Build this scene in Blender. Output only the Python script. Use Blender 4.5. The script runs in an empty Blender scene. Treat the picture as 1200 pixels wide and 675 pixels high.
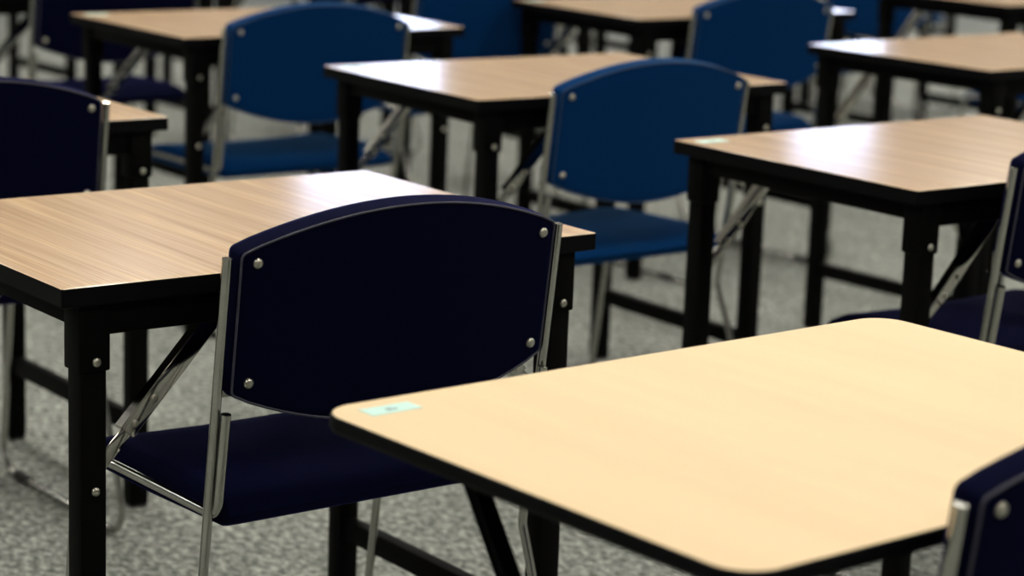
import bpy, bmesh, math, random
from mathutils import Vector, Matrix

random.seed(4)
scene = bpy.context.scene
COL = scene.collection
PI = math.pi

# ------------------------------------------------------------------ materials
def new_mat(name):
    m = bpy.data.materials.new(name)
    m.use_nodes = True
    nt = m.node_tree
    b = nt.nodes['Principled BSDF']
    return m, nt, b

def node(nt, kind, **kw):
    n = nt.nodes.new(kind)
    for k, v in kw.items():
        if k in n.inputs.keys():
            n.inputs[k].default_value = v
        else:
            setattr(n, k, v)
    return n

def ramp(nt, stops):
    n = nt.nodes.new('ShaderNodeValToRGB')
    el = n.color_ramp.elements
    el[0].position, el[0].color = stops[0][0], (*stops[0][1], 1)
    el[1].position, el[1].color = stops[-1][0], (*stops[-1][1], 1)
    for p, c in stops[1:-1]:
        e = el.new(p)
        e.color = (*c, 1)
    return n

def simple(name, col, rough=.5, metal=0., spec=.5, noise=0., scale=60., bump=0., bscale=300.):
    m, nt, b = new_mat(name)
    b.inputs['Base Color'].default_value = (*col, 1)
    b.inputs['Roughness'].default_value = rough
    b.inputs['Metallic'].default_value = metal
    b.inputs['Specular IOR Level'].default_value = spec
    tc = node(nt, 'ShaderNodeTexCoord')
    if noise:
        n = node(nt, 'ShaderNodeTexNoise', Scale=scale, Detail=4.)
        nt.links.new(tc.outputs['Object'], n.inputs['Vector'])
        r = ramp(nt, [(.3, tuple(c * (1 - noise) for c in col)), (.7, tuple(min(1, c * (1 + noise)) for c in col))])
        nt.links.new(n.outputs['Fac'], r.inputs['Fac'])
        nt.links.new(r.outputs['Color'], b.inputs['Base Color'])
    if bump:
        n2 = node(nt, 'ShaderNodeTexNoise', Scale=bscale, Detail=3.)
        nt.links.new(tc.outputs['Object'], n2.inputs['Vector'])
        bp = node(nt, 'ShaderNodeBump', Strength=bump, Distance=.001)
        nt.links.new(n2.outputs['Fac'], bp.inputs['Height'])
        nt.links.new(bp.outputs['Normal'], b.inputs['Normal'])
    return m

def fabric(name, col, sheen_col, sheen):
    m, nt, b = new_mat(name)
    tc = node(nt, 'ShaderNodeTexCoord')
    n = node(nt, 'ShaderNodeTexNoise', Scale=900., Detail=2.)
    nt.links.new(tc.outputs['Object'], n.inputs['Vector'])
    r = ramp(nt, [(.3, tuple(c * .8 for c in col)), (.7, tuple(c * 1.2 for c in col))])
    nt.links.new(n.outputs['Fac'], r.inputs['Fac'])
    nt.links.new(r.outputs['Color'], b.inputs['Base Color'])
    b.inputs['Roughness'].default_value = .92
    b.inputs['Specular IOR Level'].default_value = .04
    b.inputs['Sheen Weight'].default_value = sheen
    b.inputs['Sheen Tint'].default_value = (*sheen_col, 1)
    b.inputs['Sheen Roughness'].default_value = .35
    bp = node(nt, 'ShaderNodeBump', Strength=.25, Distance=.0006)
    nt.links.new(n.outputs['Fac'], bp.inputs['Height'])
    nt.links.new(bp.outputs['Normal'], b.inputs['Normal'])
    return m

def wood():
    m, nt, b = new_mat('wood_grain_laminate')
    tc = node(nt, 'ShaderNodeTexCoord')
    mp = node(nt, 'ShaderNodeMapping')
    mp.inputs['Scale'].default_value = (1., .012, 1.)
    nt.links.new(tc.outputs['Object'], mp.inputs['Vector'])
    fine = node(nt, 'ShaderNodeTexNoise', Scale=260., Detail=3., Roughness=.6)
    broad = node(nt, 'ShaderNodeTexNoise', Scale=42., Detail=2., Roughness=.5)
    nt.links.new(mp.outputs['Vector'], fine.inputs['Vector'])
    nt.links.new(mp.outputs['Vector'], broad.inputs['Vector'])
    r1 = ramp(nt, [(.32, (.55, .37, .22)), (.5, (.67, .47, .30)), (.68, (.73, .53, .345))])
    r2 = ramp(nt, [(.30, (.92, .91, .90)), (.5, (1., 1., 1.)), (.555, (1.0, 1.0, 1.0)), (.585, (1.16, 1.17, 1.10)), (.615, (1., 1., 1.)), (.64, (1.18, 1.18, 1.10)), (.67, (1., 1., 1.))])
    nt.links.new(fine.outputs['Fac'], r1.inputs['Fac'])
    nt.links.new(broad.outputs['Fac'], r2.inputs['Fac'])
    mx = node(nt, 'ShaderNodeMix', data_type='RGBA', blend_type='MULTIPLY')
    mx.inputs[0].default_value = 1.
    nt.links.new(r1.outputs['Color'], mx.inputs[6])
    nt.links.new(r2.outputs['Color'], mx.inputs[7])
    nt.links.new(mx.outputs[2], b.inputs['Base Color'])
    b.inputs['Roughness'].default_value = .17
    b.inputs['Specular IOR Level'].default_value = .5
    return m

def maple():
    m, nt, b = new_mat('pale_maple_laminate')
    tc = node(nt, 'ShaderNodeTexCoord')
    mp = node(nt, 'ShaderNodeMapping')
    mp.inputs['Scale'].default_value = (1., .1, 1.)
    nt.links.new(tc.outputs['Object'], mp.inputs['Vector'])
    n = node(nt, 'ShaderNodeTexNoise', Scale=20., Detail=3.)
    nt.links.new(mp.outputs['Vector'], n.inputs['Vector'])
    r = ramp(nt, [(.3, (.77, .58, .345)), (.7, (.815, .62, .37))])
    nt.links.new(n.outputs['Fac'], r.inputs['Fac'])
    nt.links.new(r.outputs['Color'], b.inputs['Base Color'])
    b.inputs['Roughness'].default_value = .6
    b.inputs['Specular IOR Level'].default_value = .3
    return m

def carpet():
    m, nt, b = new_mat('grey_fleck_carpet')
    tc = node(nt, 'ShaderNodeTexCoord')
    mp = node(nt, 'ShaderNodeMapping')
    mp.inputs['Rotation'].default_value = (0, 0, .65)
    mp.inputs['Scale'].default_value = (1., .62, 1.)
    nt.links.new(tc.outputs['Object'], mp.inputs['Vector'])
    n1 = node(nt, 'ShaderNodeTexNoise', Scale=80., Detail=4., Roughness=.7)
    n2 = node(nt, 'ShaderNodeTexNoise', Scale=9., Detail=2.)
    vo = node(nt, 'ShaderNodeTexVoronoi', Scale=240.)
    for n in (n1, n2, vo):
        nt.links.new(mp.outputs['Vector'], n.inputs['Vector'])
    r1 = ramp(nt, [(.34, (.07, .077, .068)), (.50, (.25, .265, .240)), (.64, (.60, .61, .55))])
    nt.links.new(n1.outputs['Fac'], r1.inputs['Fac'])
    r2 = ramp(nt, [(.35, (.86, .86, .86)), (.65, (1.06, 1.06, 1.06))])
    nt.links.new(n2.outputs['Fac'], r2.inputs['Fac'])
    mx = node(nt, 'ShaderNodeMix', data_type='RGBA', blend_type='MULTIPLY')
    mx.inputs[0].default_value = 1.
    nt.links.new(r1.outputs['Color'], mx.inputs[6])
    nt.links.new(r2.outputs['Color'], mx.inputs[7])
    nt.links.new(mx.outputs[2], b.inputs['Base Color'])
    b.inputs['Roughness'].default_value = .95
    b.inputs['Specular IOR Level'].default_value = .1
    bp = node(nt, 'ShaderNodeBump', Strength=.5, Distance=.003)
    nt.links.new(vo.outputs['Distance'], bp.inputs['Height'])
    nt.links.new(bp.outputs['Normal'], b.inputs['Normal'])
    return m

def emitter(name, col, strength):
    m, nt, b = new_mat(name)
    b.inputs['Base Color'].default_value = (*col, 1)
    b.inputs['Emission Color'].default_value = (*col, 1)
    b.inputs['Emission Strength'].default_value = strength
    return m

M = {
    'wood': wood(),
    'maple': maple(),
    'edge': simple('black_edge_band', (.0018, .0020, .0024), .55, spec=.07, noise=.15),
    'black': simple('black_powder_coat', (.0012, .0012, .0010), .6, spec=.06, noise=.2, bump=.1, bscale=900.),
    'chrome': simple('chrome_tube', (.42, .42, .39), .15, 1., noise=.06, scale=30.),
    'steel': simple('steel_strap', (.42, .41, .38), .10, 1., noise=.08, scale=40.),
    'bolt': simple('nickel_bolt', (.44, .43, .36), .30, 1., noise=.05),
    'glide': simple('black_rubber', (.012, .012, .012), .6, noise=.2),
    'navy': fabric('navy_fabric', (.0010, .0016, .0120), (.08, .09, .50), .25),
    'navy_pipe': simple('navy_piping', (.030, .030, .050), .6, noise=.1),
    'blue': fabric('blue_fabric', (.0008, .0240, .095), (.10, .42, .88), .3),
    'blue_pipe': simple('blue_piping', (.006, .03, .08), .6, noise=.1),
    'sticker': simple('pale_teal_sticker', (.52, .80, .72), .35, noise=.04),
    'mark': simple('grey_ink', (.20, .33, .33), .5, noise=.1),
    'carpet': carpet(),
    'wall': simple('white_wall_paint', (.30, .30, .29), .8, noise=.03, scale=4.),
    'ceiling': simple('ceiling_tile', (.5, .5, .49), .9, noise=.04, scale=20.),
    'frame': simple('window_frame_paint', (.6, .6, .6), .4, noise=.03),
    'daylight': emitter('daylight_window', (.58, .70, 1.0), 7.5),
    'tube_light': emitter('fluorescent_diffuser', (1.0, .955, .88), 36.),
}

# ------------------------------------------------------------------ mesh helpers
class MB:
    """collects shapes, then links them as ONE mesh object"""
    def __init__(self):
        self.bm = bmesh.new()
    def box(self, x0, x1, y0, y1, z0, z1, bevel=0., mi=0, top=None, rot=None, seg=2):
        b = bmesh.new()
        bmesh.ops.create_cube(b, size=1.)
        for v in b.verts:
            v.co = Vector(((x0 + x1) / 2 + v.co.x * (x1 - x0), (y0 + y1) / 2 + v.co.y * (y1 - y0), (z0 + z1) / 2 + v.co.z * (z1 - z0)))
        if bevel:
            bmesh.ops.bevel(b, geom=list(b.edges), offset=bevel, segments=seg, profile=.5, affect='EDGES')
        return self._merge(b, mi, top, rot)
    def bar(self, p, q, w, d, side, bevel=0., mi=0):
        """rectangular bar from p to q; w along `side`, d across"""
        p, q, side = Vector(p), Vector(q), Vector(side).normalized()
        ax = (q - p).normalized()
        oth = ax.cross(side).normalized()
        side = oth.cross(ax).normalized()
        b = bmesh.new()
        bmesh.ops.create_cube(b, size=1.)
        L = (q - p).length
        for v in b.verts:
            c = v.co.copy()
            v.co = (p + q) / 2 + side * (c.x * w) + oth * (c.y * d) + ax * (c.z * L)
        if bevel:
            bmesh.ops.bevel(b, geom=list(b.edges), offset=bevel, segments=2, profile=.5, affect='EDGES')
        return self._merge(b, mi)
    def tube(self, pts, r, seg=12, mi=0, closed=False, ry=None):
        pts = [Vector(p) for p in pts]
        n = len(pts)
        b = bmesh.new()
        rings = []
        ref = None
        for i, p in enumerate(pts):
            if closed:
                t = (pts[(i + 1) % n] - pts[i - 1]).normalized()
            else:
                a = pts[max(i - 1, 0)]
                c = pts[min(i + 1, n - 1)]
                t = (c - a).normalized()
            if ref is None:
                ref = Vector((1, 0, 0)) if abs(t.x) < .9 else Vector((0, 0, 1))
            u = (ref - t * ref.dot(t)).normalized()
            ref = u
            w = t.cross(u)
            rings.append([b.verts.new(p + u * (r * math.cos(2 * PI * k / seg)) + w * ((ry or r) * math.sin(2 * PI * k / seg))) for k in range(seg)])
        m = n if closed else n - 1
        for i in range(m):
            A, B = rings[i], rings[(i + 1) % n]
            for k in range(seg):
                b.faces.new((A[k], A[(k + 1) % seg], B[(k + 1) % seg], B[k]))
        if not closed:
            b.faces.new(list(reversed(rings[0])))
            b.faces.new(rings[-1])
        return self._merge(b, mi)
    def dome(self, c, axis, r, h, mi=0):
        """low domed bolt head at c looking along axis"""
        c, axis = Vector(c), Vector(axis).normalized()
        u = axis.orthogonal().normalized()
        w = axis.cross(u)
        prof = [(1.0, -.1), (1.0, .25), (.9, .55), (.65, .85), (.35, .97)]
        b = bmesh.new()
        rings = []
        for f, g in prof:
            rings.append([b.verts.new(c + axis * (h * g) + (u * math.cos(2 * PI * k / 14) + w * math.sin(2 * PI * k / 14)) * (r * f)) for k in range(14)])
        for A, B in zip(rings, rings[1:]):
            for k in range(14):
                b.faces.new((A[k], A[(k + 1) % 14], B[(k + 1) % 14], B[k]))
        b.faces.new(list(reversed(rings[0])))
        b.faces.new(rings[-1])
        return self._merge(b, mi)
    def rings(self, loops, mi=0, cap0=True, cap1=True):
        b = bmesh.new()
        R = [[b.verts.new(Vector(p)) for p in L] for L in loops]
        for A, B in zip(R, R[1:]):
            k = len(A)
            for i in range(k):
                b.faces.new((A[i], A[(i + 1) % k], B[(i + 1) % k], B[i]))
        for L, fl, do in ((R[0], True, cap0), (R[-1], False, cap1)):
            if do:
                b.faces.new(list(reversed(L)) if fl else L)
        bmesh.ops.recalc_face_normals(b, faces=list(b.faces))
        return self._merge(b, mi)
    def _merge(self, b, mi, top=None, rot=None):
        bmesh.ops.recalc_face_normals(b, faces=list(b.faces))
        if rot is not None:
            bmesh.ops.transform(b, matrix=rot, verts=list(b.verts))
        for f in b.faces:
            f.material_index = mi
            if top is not None and f.normal.z > .9:
                f.material_index = top
        tmp = bpy.data.meshes.new('tmp')
        b.to_mesh(tmp)
        b.free()
        self.bm.from_mesh(tmp)
        bpy.data.meshes.remove(tmp)
        return self
    def build(self, name, mats, parent=None, angle=27):
        me = bpy.data.meshes.new(name)
        self.bm.to_mesh(me)
        self.bm.free()
        if not isinstance(mats, (list, tuple)):
            mats = [mats]
        for m in mats:
            me.materials.append(m)
        for p in me.polygons:
            p.use_smooth = True
        me.set_sharp_from_angle(angle=math.radians(angle))
        o = bpy.data.objects.new(name, me)
        COL.objects.link(o)
        if parent:
            o.parent = parent
        return o

def fillet(pts, radii, n=7):
    pts = [Vector(p) for p in pts]
    out = [pts[0]]
    for i in range(1, len(pts) - 1):
        r = radii[i - 1]
        a, b, c = pts[i - 1], pts[i], pts[i + 1]
        d1, d2 = (a - b).normalized(), (c - b).normalized()
        ang = d1.angle(d2)
        t = r / math.tan(ang / 2)
        t = min(t, (a - b).length * .49, (c - b).length * .49)
        r2 = t * math.tan(ang / 2)
        bis = (d1 + d2).normalized()
        cen = b + bis * (r2 / math.sin(ang / 2))
        v1, v2 = (b + d1 * t) - cen, (b + d2 * t) - cen
        tot = v1.angle(v2)
        ax = v1.cross(v2).normalized()
        for k in range(n + 1):
            out.append(cen + Matrix.Rotation(tot * k / n, 3, ax) @ v1)
    out.append(pts[-1])
    return out

def empty(name, loc, rz=0.):
    o = bpy.data.objects.new(name, None)
    o.empty_display_size = .1
    o.location = loc
    o.rotation_euler = (0, 0, rz)
    COL.objects.link(o)
    return o

def tag(o, label=None, cat=None, group=None, kind=None):
    if label: o['label'] = label
    if cat: o['category'] = cat
    if group: o['group'] = group
    if kind: o['kind'] = kind
    return o

def copy_tree(o, parent=None, depth=0, maxdepth=2):
    c = o.copy()
    COL.objects.link(c)
    if parent:
        c.parent = parent
    if depth < maxdepth:
        for ch in list(o.children):
            copy_tree(ch, c, depth + 1, maxdepth)
    return c

# ------------------------------------------------------------------ exam desk
DW, DD, DH = .8017, .5785, .72
def stickers(x, y, z, parent, rz=0.):
    s = MB().box(x, x + .060, y, y + .026, z + .0001, z + .0007).build('number_sticker', M['sticker'], parent)
    s['label'] = 'pale teal paper sticker'
    k = MB()
    for i, (a, w, h) in enumerate(((.024, .006, .007), (.0315, .004, .005))):
        k.box(x + a, x + a + w, y + .008, y + .008 + h, z + .0007, z + .0010)
    k.build('printed_mark', M['mark'], s)
    return s

def make_desk():
    root = empty('exam_desk', (0, 0, 0))
    t = MB().box(0, DW, 0, DD, DH - .024, DH, bevel=.0022, mi=1, top=0)
    t.build('tabletop', [M['wood'], M['edge']], root, angle=20)
    stickers(.022, DD - .055, DH, root)
    L = .042
    xs = (.027, DW - .027 - L)
    ys = (.010, DD - .010 - L)
    for y in (ys[0] + .006, ys[1] + L - .006 - .022):
        MB().box(xs[0] + L - .002, xs[1] + .002, y, y + .022, .655, .6965, bevel=.002).build('apron', M['black'], root)
    for x in (xs[0] + .006, xs[1] + L - .006 - .022):
        MB().box(x, x + .022, ys[0] + L - .002, ys[1] + .002, .664, .6965, bevel=.002).build('side_rail', M['black'], root)
    for ix, x in enumerate(xs):
        for iy, y in enumerate(ys):
            g = MB()
            g.box(x, x + L, y, y + L, .612, .6965, bevel=.003)
            g.box(x + .0035, x + L - .0035, y + .0035, y + L - .0035, .006, .62, bevel=.003)
            leg = g.build('leg', M['black'], root)
            MB().box(x + .005, x + L - .005, y + .005, y + L - .005, 0, .012, bevel=.003).build('foot_cap', M['glide'], leg)
            for z, off in ((.624, 0.), (.462, .0035)):
                if iy == 0:
                    b = MB().dome((x + L * .55, y + off, z), (0, -1, 0), .0058, .004)
                else:
                    b = MB().dome((x + L * .55, y + L - off, z), (0, 1, 0), .0058, .004)
                b.build('bolt', M['bolt'], leg, angle=60)
            # folding brace: flat strap bolted low on the leg, channel above it
            s = 1 if ix == 0 else -1
            bx = (x + L) if ix == 0 else x
            yb = y + L * .5
            d = Vector((s * .68, 0, .733)).normalized()
            p0 = Vector((bx - s * .004, yb, .488))
            g = MB()
            g.bar(p0, p0 + d * .075, .017, .003, (0, 1, 0) if False else (d.z, 0, -d.x), .0008)
            p1 = p0 + d * .052 + Vector((0, -.002, 0))
            p2 = p0 + d * .285
            side = Vector((d.z, 0, -d.x))
            g.bar(p1, p2, .022, .0035, side, .0008)
            for e in (1, -1):
                g.bar(p1 + side * (.0105 * e) + Vector((0, .007, 0)), p2 + side * (.0105 * e) + Vector((0, .007, 0)), .0018, .016, side)
            br = g.build('folding_brace', M['steel'], root)
            br['label'] = 'chrome folding brace'
            for f in (.066, .105):
                c = p0 + d * f
                MB().dome((c.x, c.y - .0035, c.z), (0, -1, 0), .0048, .0035).build('brace_bolt', M['bolt'], br, angle=60)
        cx = x + L / 2
        MB().box(cx - .011, cx + .011, ys[0] + L - .006, ys[1] + .006, .138, .172, bevel=.002).build('stretcher', M['black'], root)
    return root

def make_round_desk(W, D):
    root = empty('folding_desk', (0, 0, 0))
    r = .042
    def outline(o, z):
        P = []
        for cx, cy, a0 in ((r, r, PI), (W - r, r, 1.5 * PI), (W - r, D - r, 0), (r, D - r, .5 * PI)):
            for k in range(13):
                a = a0 + k / 12 * PI / 2
                P.append((cx + math.cos(a) * (r - o), cy + math.sin(a) * (r - o), z))
        return P
    g = MB()
    g.rings([outline(.006, DH - .018), outline(.003, DH - .0165), outline(0, DH - .012), outline(0, DH - .005), outline(.0012, DH - .0012), outline(.003, DH)], mi=1)
    top = g.build('tabletop', [M['maple'], M['edge']], root, angle=20)
    for p in top.data.polygons:
        if p.normal.z > .9:
            p.material_index = 0
    stickers(.035, D - .052, DH, root)
    zt = DH - .018
    for x in (.112, W - .068):
        MB().box(x - .030, x + .030, .05, D - .05, zt - .014, zt + .0005, bevel=.002).build('mounting_rail', M['black'], root)
        for q, (ya, yb) in enumerate(((D - .105, .01), (.105, D - .01))):
            xo = x + (.008 if q else -.008)
            a, b = Vector((xo, ya, zt - .012)), Vector((xo, yb, .012))
            lg = MB().bar(a, b, .013, .014, (1, 0, 0), .003).build('leg', M['black'], root)
            MB().box(xo - .012, xo + .012, yb - .022, yb + .022, 0, .018, bevel=.004).build('foot_cap', M['glide'], lg)
        zc = zt * .43
        MB().tube([(x - .026, D / 2, zc + .06), (x + .026, D / 2, zc + .06)], .008, 16).build('pivot_bolt', M['bolt'], root)
    for y in (.10, D - .10):
        MB().box(.085, W - .085, y - .012, y + .012, zt - .026, zt + .0005, bevel=.002).build('apron', M['black'], root)
    return root

# ------------------------------------------------------------------ stacking chair
CW, CR = .2473, .121                    # half spacing of the side frames, rake of the back posts
def post_y(z):
    return -CR * (z - .44)

def make_chair(fab, pipe, q=1.):
    zq = lambda z: 1.313 - (1.313 - z) * q if z > .1 else z
    root = empty('stacking_chair', (0, 0, 0))
    for s in (-1, 1):
        X, XI = s * CW, s * (CW - .0070)
        yb = -.0125
        pts = [(XI, post_y(.572) + yb, .572), (XI, yb + .002, .440), (XI, .05, .440), (X - s * .006, .24, .440), (X, .335, .440), (X, .392, .0085),
               (X, -.118, .0085), (X, post_y(.345), .345), (X, post_y(.764), .764)]
        pts = [(x * q, y * q, zq(z)) for x, y, z in pts]
        path = fillet(pts, [.022, .05, .2, .05, .050, .045, .03])
        fr = MB().tube(path, .0063, 16).build('side_frame', M['chrome'], root)
        fr['label'] = 'bent chrome tube side frame'
        for y in (.30, .02):
            MB().tube([(X * q, y - .022, .0092), (X * q, y + .022, .0092)], .0092, 16).build('foot_glide', M['glide'], fr)
    for y in (.05, .33):
        MB().tube([((-CW + .022) * q, y * q, zq(.428)), ((CW - .022) * q, y * q, zq(.428))], .008, 16).build('seat_bar', M['chrome'], root)
    # seat: waterfall front and back edge, gently dished
    hw = .2275
    prof = [(.004, .420), (-.014, .429), (-.018, .440), (-.008, .452), (.02, .462), (.09, .466), (.20, .464), (.28, .462), (.325, .455),
            (.352, .442), (.360, .428), (.355, .418), (.34, .414), (.18, .414)]
    loops = []
    for f in (-1., -.985, -.955, -.90, -.6, -.3, 0, .3, .6, .90, .955, .985, 1.):
        k = {1.: (.62, .0), .985: (.86, .0), .955: (.97, 0), .90: (1., 0)}.get(round(abs(f), 3), (1., 0))[0]
        dish = -.006 * (1 - abs(f) ** 2)
        L = []
        for y, z in prof:
            yy = .18 + (y - .18) * (1. if k == 1. else .985 + .015 * k)
            zz = .432 + (z - .432) * k + (dish if z > .44 else 0)
            L.append((f * hw * q, yy * q, zq(zz)))
        loops.append(L)
    st = MB().rings(loops).build('seat', fab, root, angle=60)
    # backrest: arched top, sagging bottom edge, leaning with the posts
    bw = .2345
    ztc, zbc = .770, .592
    def outline(o):
        P = []
        rc = .008
        w = bw - o
        n = 20
        top = lambda x: ztc + .045 * (1 - (x / bw) ** 2) - o
        bot = lambda x: zbc - .052 * (1 - (x / bw) ** 2) + o
        def corner(p, d1, d2):
            a, b = Vector(p) + Vector(d1) * rc, Vector(p) + Vector(d2) * rc
            q = Vector(p)
            return [tuple((1 - t) ** 2 * a + 2 * t * (1 - t) * q + t * t * b) for t in (0, .25, .5, .75, 1.)]
        P += corner((-w, bot(w)), (0, 1), (1, -.25))
        P += [(x, bot(x)) for x in [(-w + 2 * w * (i + 1) / (n + 1)) for i in range(n)] if abs(x) < w - rc * 1.1]
        P += corner((w, bot(w)), (-1, -.25), (0, 1))
        P += [(w, bot(w) + (top(w) - bot(w)) * t) for t in (.3, .5, .7)]
        P += corner((w, top(w)), (0, -1), (-1, .25))
        P += [(x, top(x)) for x in [(w - 2 * w * (i + 1) / (n + 1)) for i in range(n)] if abs(x) < w - rc * 1.1]
        P += corner((-w, top(w)), (1, .25), (0, -1))
        P += [(-w, top(w) + (bot(w) - top(w)) * t) for t in (.3, .5, .7)]
        return P
    zm = (ztc + zbc) / 2
    def place(P, y, sc=1., up=0.):
        out = []
        for x, z in P:
            x, z = x * sc, zm + (z - zm) * sc + (up if z > ztc - .02 else 0)
            bow = -.016 * (1 - (x / bw) ** 2)
            out.append((x * q, (post_y(z) + y + bow) * q, zq(z)))
        return out
    Ps = lambda o: outline(o)
    yb = -.010
    lo = [place(Ps(0), yb, .02), place(Ps(.0), yb, .35), place(Ps(0), yb, .7), place(Ps(.006), yb, .97), place(Ps(.003), yb + .0004), place(Ps(.0005), yb + .002),
          place(Ps(0), yb + .006), place(Ps(0), yb + .024, 1., .004), place(Ps(.002), yb + .032, 1., .006), place(Ps(.008), yb + .038, 1., .006), place(Ps(.019), yb + .042, 1., .004),
          place(Ps(.02), yb + .045, .8), place(Ps(.02), yb + .046, .4), place(Ps(.02), yb + .046, .02)]
    bk = MB().rings(lo).build('backrest', fab, root, angle=60)
    MB().tube(place(Ps(.0012), yb + .0004), .0016, 6, closed=True).build('piping', pipe, bk, angle=70)
    for x in (-.213, .213):
        for z in (.757, .608):
            bow = -.016 * (1 - (x / bw) ** 2)
            MB().dome((x * q, (post_y(z) + yb + bow) * q, zq(z)), (0, -1, -CR), .0068, .0052).build('bolt', M['bolt'], bk, angle=60)
    for s in (-1, 1):
        g = MB()
        z0 = .606
        y0 = post_y(z0)
        g.box(min(s * .205, s * .246), max(s * .205, s * .246), y0 + .008, y0 + .012, z0 - .018, z0 + .02, bevel=.001)
        g.box(min(s * .205, s * .236), max(s * .205, s * .236), y0 + .010, y0 + .030, z0 - .018, z0 - .014, bevel=.001)
        for v in g.bm.verts:
            v.co = Vector((v.co.x * q, v.co.y * q, zq(v.co.z)))
        g.build('back_bracket', M['steel'], root)
    return root

# ------------------------------------------------------------------ placing
desk = make_desk()
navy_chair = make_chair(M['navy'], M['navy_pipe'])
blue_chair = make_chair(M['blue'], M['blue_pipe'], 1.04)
first = {'d': desk, 'n': navy_chair, 'b': blue_chair}
used = set()

def put(kind, x, y, rz, label, cat, group, depth=2):
    src = first[kind]
    if kind in used:
        o = copy_tree(src, maxdepth=depth)
    else:
        o = src
        used.add(kind)
    o.location = (x, y, 0)
    o.rotation_euler = (0, 0, rz)
    return tag(o, label, cat, group)

G = lambda c, k: (.0706 + 1.432 * c, -.0108 + 1.1539 * k)
DG, CG = 'wood-grain exam desks standing in rows', 'upholstered chairs drawn up to the exam desks'
rot = lambda: random.uniform(-.02, .02)

desks = [
    (.054, -.0321, -.0055, 'wood-grain desk at left, sharp in focus, with the nearest large navy chair before it', 2),
    (1.5378, .0104, .0051, 'wood-grain desk at right whose teal sticker corner is right of the near blue chair', 2),
    (.0548, 1.177, -.0076, 'wood-grain desk at left edge, mostly hidden by the navy chair with one visible bolt', 2),
    (1.515, 1.1438, -.0266, 'wood-grain desk in upper middle directly behind the near blue chair', 2),
    (2.9396, 1.1088, .0349, 'wood-grain desk at upper right with bright white window glare on its left corner', 2),
    (1.507, 2.2859, -.0001, 'pinkish wood-grain desk at upper left, partly behind the left blue chair', 2),
    (2.897, 2.308, -.0153, 'wood-grain desk cut by the top edge, left of the upper right blue chair', 2),
]
far_desks = [
    (3, 2, 'blurred desk cut by the top right corner, above the desk with white glare'),
    (1, 3, 'blurred desk at top left corner, its legs showing behind the distant navy chair'),
    (2, 3, 'blurred desk behind the blue chair at top centre, only its legs in view'),
    (3, 3, 'blurred desk legs at the top, just beyond the upper right blue chair'),
    (4, 3, 'blurred desk legs at far top right, beyond the desk in the top right corner'),
    (2, 4, 'distant desk legs at the top, seen above the left blue chair'),
    (3, 4, 'distant desk legs at the top centre, seen under the top centre desk'),
    (4, 4, 'distant desk legs at the top, seen above the glare-lit desk at upper right'),
    (2, 5, 'farthest desk legs at top left, seen over the pinkish desk'),
    (3, 5, 'farthest desk legs at top, seen between left blue chair and top centre blue chair'),
    (4, 5, 'farthest desk legs at top, seen under the right half of the top centre desk'),
    (5, 5, 'farthest desk legs at top right, seen right of the upper right blue chair'),
]
for x, y, rz, lab, dp in desks:
    put('d', x, y, rz, lab, 'desk', DG, dp)
for c, k, lab in far_desks:
    x, y = G(c, k)
    put('d', x + random.uniform(-.02, .0), y + random.uniform(-.0, .03), 0., lab, 'desk', DG, 1)

yd = make_round_desk(.8129, .5889)
yd.location = (.0492, -1.2155, 0)
yd.rotation_euler = (0, 0, .0414)
tag(yd, 'pale yellow desk with rounded corners and black slanted legs in the lower right foreground', 'desk')

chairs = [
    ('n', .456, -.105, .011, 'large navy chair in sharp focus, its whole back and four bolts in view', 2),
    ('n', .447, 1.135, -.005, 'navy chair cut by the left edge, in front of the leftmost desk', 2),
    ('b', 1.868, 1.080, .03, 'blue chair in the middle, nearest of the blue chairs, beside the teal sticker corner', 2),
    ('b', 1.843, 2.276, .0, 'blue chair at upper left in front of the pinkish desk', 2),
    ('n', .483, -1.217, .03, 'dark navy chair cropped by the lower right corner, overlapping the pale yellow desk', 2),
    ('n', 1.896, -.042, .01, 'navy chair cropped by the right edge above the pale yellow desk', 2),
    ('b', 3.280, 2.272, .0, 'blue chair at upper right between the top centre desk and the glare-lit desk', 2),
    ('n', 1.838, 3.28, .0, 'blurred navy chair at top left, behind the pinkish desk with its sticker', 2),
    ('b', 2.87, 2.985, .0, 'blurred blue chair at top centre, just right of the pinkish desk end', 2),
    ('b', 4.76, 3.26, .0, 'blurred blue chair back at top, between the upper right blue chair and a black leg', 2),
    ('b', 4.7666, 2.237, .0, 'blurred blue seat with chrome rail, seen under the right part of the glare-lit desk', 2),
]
far_chairs = [
    ('n', 2, 4, 'distant navy chair at the top, seen above the left blue chair'),
    ('n', 3, 4, 'distant navy chair legs and seat seen under the left part of the top centre desk'),
    ('b', 4, 4, 'distant blue chair seen at the top right of the upper right blue chair'),
    ('b', 3, 5, 'farthest chair seen at top between left blue chair and top centre blue chair'),
    ('n', 4, 5, 'farthest chair seen under the right half of the top centre desk'),
]
for k, x, y, rz, lab, dp in chairs:
    put(k, x, y, rz, lab, 'chair', CG, dp)
for k, c, r, lab in far_chairs:
    x, y = G(c, r)
    put(k, x + .40 + random.uniform(-.06, .06), y - .10 + random.uniform(-.06, .04), rot() * 3, lab, 'chair', CG, 1)

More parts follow.
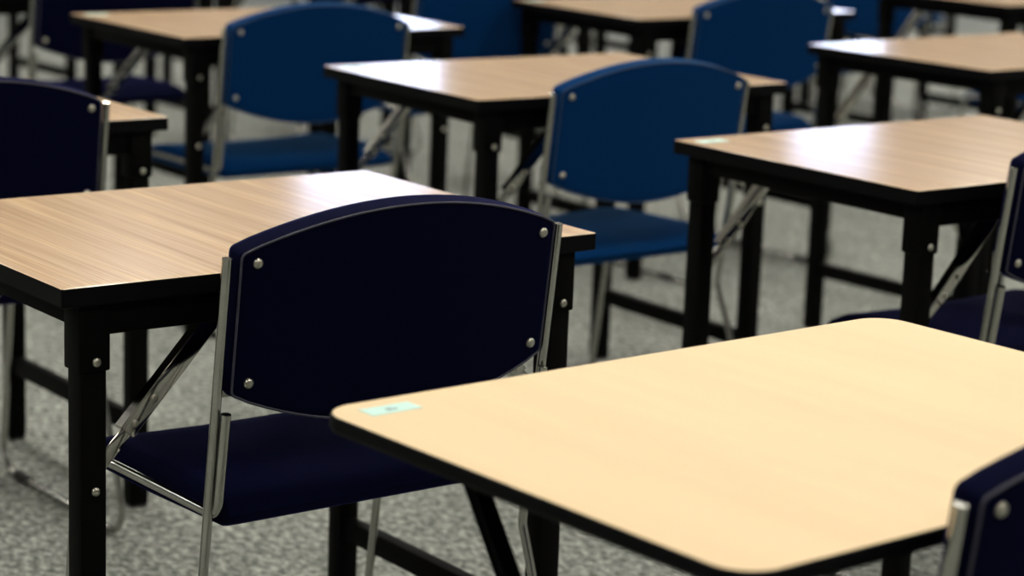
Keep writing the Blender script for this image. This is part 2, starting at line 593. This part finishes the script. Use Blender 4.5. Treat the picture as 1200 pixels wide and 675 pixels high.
# ------------------------------------------------------------------ the room
RX0, RX1, RY0, RY1, RH = -4.5, 16.0, -5.0, 12.0, 3.5
def struct(name, g, m):
    return tag(g.build(name, m), kind='structure')
struct('floor', MB().box(RX0 - .2, RX1 + .2, RY0 - .2, RY1 + .2, -.12, 0.), M['carpet'])
struct('ceiling', MB().box(RX0 - .2, RX1 + .2, RY0 - .2, RY1 + .2, RH, RH + .12), M['ceiling'])
struct('wall_left', MB().box(RX0 - .2, RX0, RY0 - .2, RY1 + .2, 0, RH), M['wall'])
struct('wall_right', MB().box(RX1, RX1 + .2, RY0 - .2, RY1 + .2, 0, RH), M['wall'])
struct('wall_near', MB().box(RX0, RX1, RY0 - .2, RY0, 0, RH), M['wall'])
WIN = [(7.9, 9.2), (12.9, 14.0)]
WZ0, WZ1 = 1.1, 2.95
g = MB()
xs = [RX0] + [v for w in WIN for v in w] + [RX1]
for a, b in zip(xs[0::2], xs[1::2]):
    g.box(a, b, RY1, RY1 + .2, 0, RH)
for a, b in WIN:
    g.box(a, b, RY1, RY1 + .2, 0, WZ0)
    g.box(a, b, RY1, RY1 + .2, WZ1, RH)
struct('wall_far', g, M['wall'])
for i, (a, b) in enumerate(WIN):
    w = struct('window_%d' % (i + 1), MB().box(a, b, RY1 + .10, RY1 + .12, WZ0, WZ1), M['daylight'])
    f = MB()
    for x0, x1, z0, z1 in ((a, b, WZ0, WZ0 + .06), (a, b, WZ1 - .06, WZ1), (a, a + .05, WZ0, WZ1), (b - .05, b, WZ0, WZ1)):
        f.box(x0, x1, RY1 + .06, RY1 + .13, z0, z1)
    f.build('window_frame', M['frame'], w)
struct('baseboard_far', MB().box(RX0, RX1, RY1 - .015, RY1, 0, .1, bevel=.003), M['frame'])

LG = 'ceiling light fittings above the desks'
src = None
for lx in (-2.2, 1.0, 4.2, 7.4, 10.6):
    for ly in (-3.0, -.4, 2.2, 4.8, 7.4):
        if src is None:
            src = empty('ceiling_light', (0, 0, 0))
            h = MB()
            h.box(-.16, .16, -.64, .64, -.05, 0., bevel=.004)
            h.build('housing', M['frame'], src)
            MB().box(-.13, .13, -.61, .61, -.062, -.045, bevel=.006).build('diffuser', M['tube_light'], src)
            o = src
        else:
            o = copy_tree(src)
        o.location = (lx, ly, RH)
        tag(o, 'long white fluorescent ceiling light above the rows of desks', 'ceiling light', LG)

world = bpy.data.worlds.new('world')
scene.world = world
world.use_nodes = True
world.node_tree.nodes['Background'].inputs['Color'].default_value = (.5, .6, .75, 1)
world.node_tree.nodes['Background'].inputs['Strength'].default_value = .3

# ------------------------------------------------------------------ camera
f, pit, yaw, rol = 2739.2177, .2109, -.6525, .0369
cam = bpy.data.cameras.new('camera')
cam.sensor_fit = 'HORIZONTAL'
cam.sensor_width = 36.
cam.lens = f / 1200 * 36.
co = bpy.data.objects.new('camera', cam)
COL.objects.link(co)
fwd = Vector((-math.sin(yaw) * math.cos(pit), math.cos(yaw) * math.cos(pit), -math.sin(pit)))
right = Vector((math.cos(yaw), math.sin(yaw), 0))
up = right.cross(fwd)
r2 = right * math.cos(rol) + up * math.sin(rol)
u2 = -right * math.sin(rol) + up * math.cos(rol)
mt = Matrix((( r2.x, u2.x, -fwd.x), (r2.y, u2.y, -fwd.y), (r2.z, u2.z, -fwd.z))).to_4x4()
mt.translation = (-1.1478, -2.4714, 1.3130)
co.matrix_world = mt
cam.clip_start = .05
cam.dof.use_dof = True
cam.dof.focus_distance = 2.86
cam.dof.aperture_fstop = 4.3
scene.camera = co

scene.view_settings.view_transform = 'Standard'
scene.view_settings.look = 'None'
scene.view_settings.exposure = 0.
scene.view_settings.gamma = 1.
scene.view_settings.use_curve_mapping = False
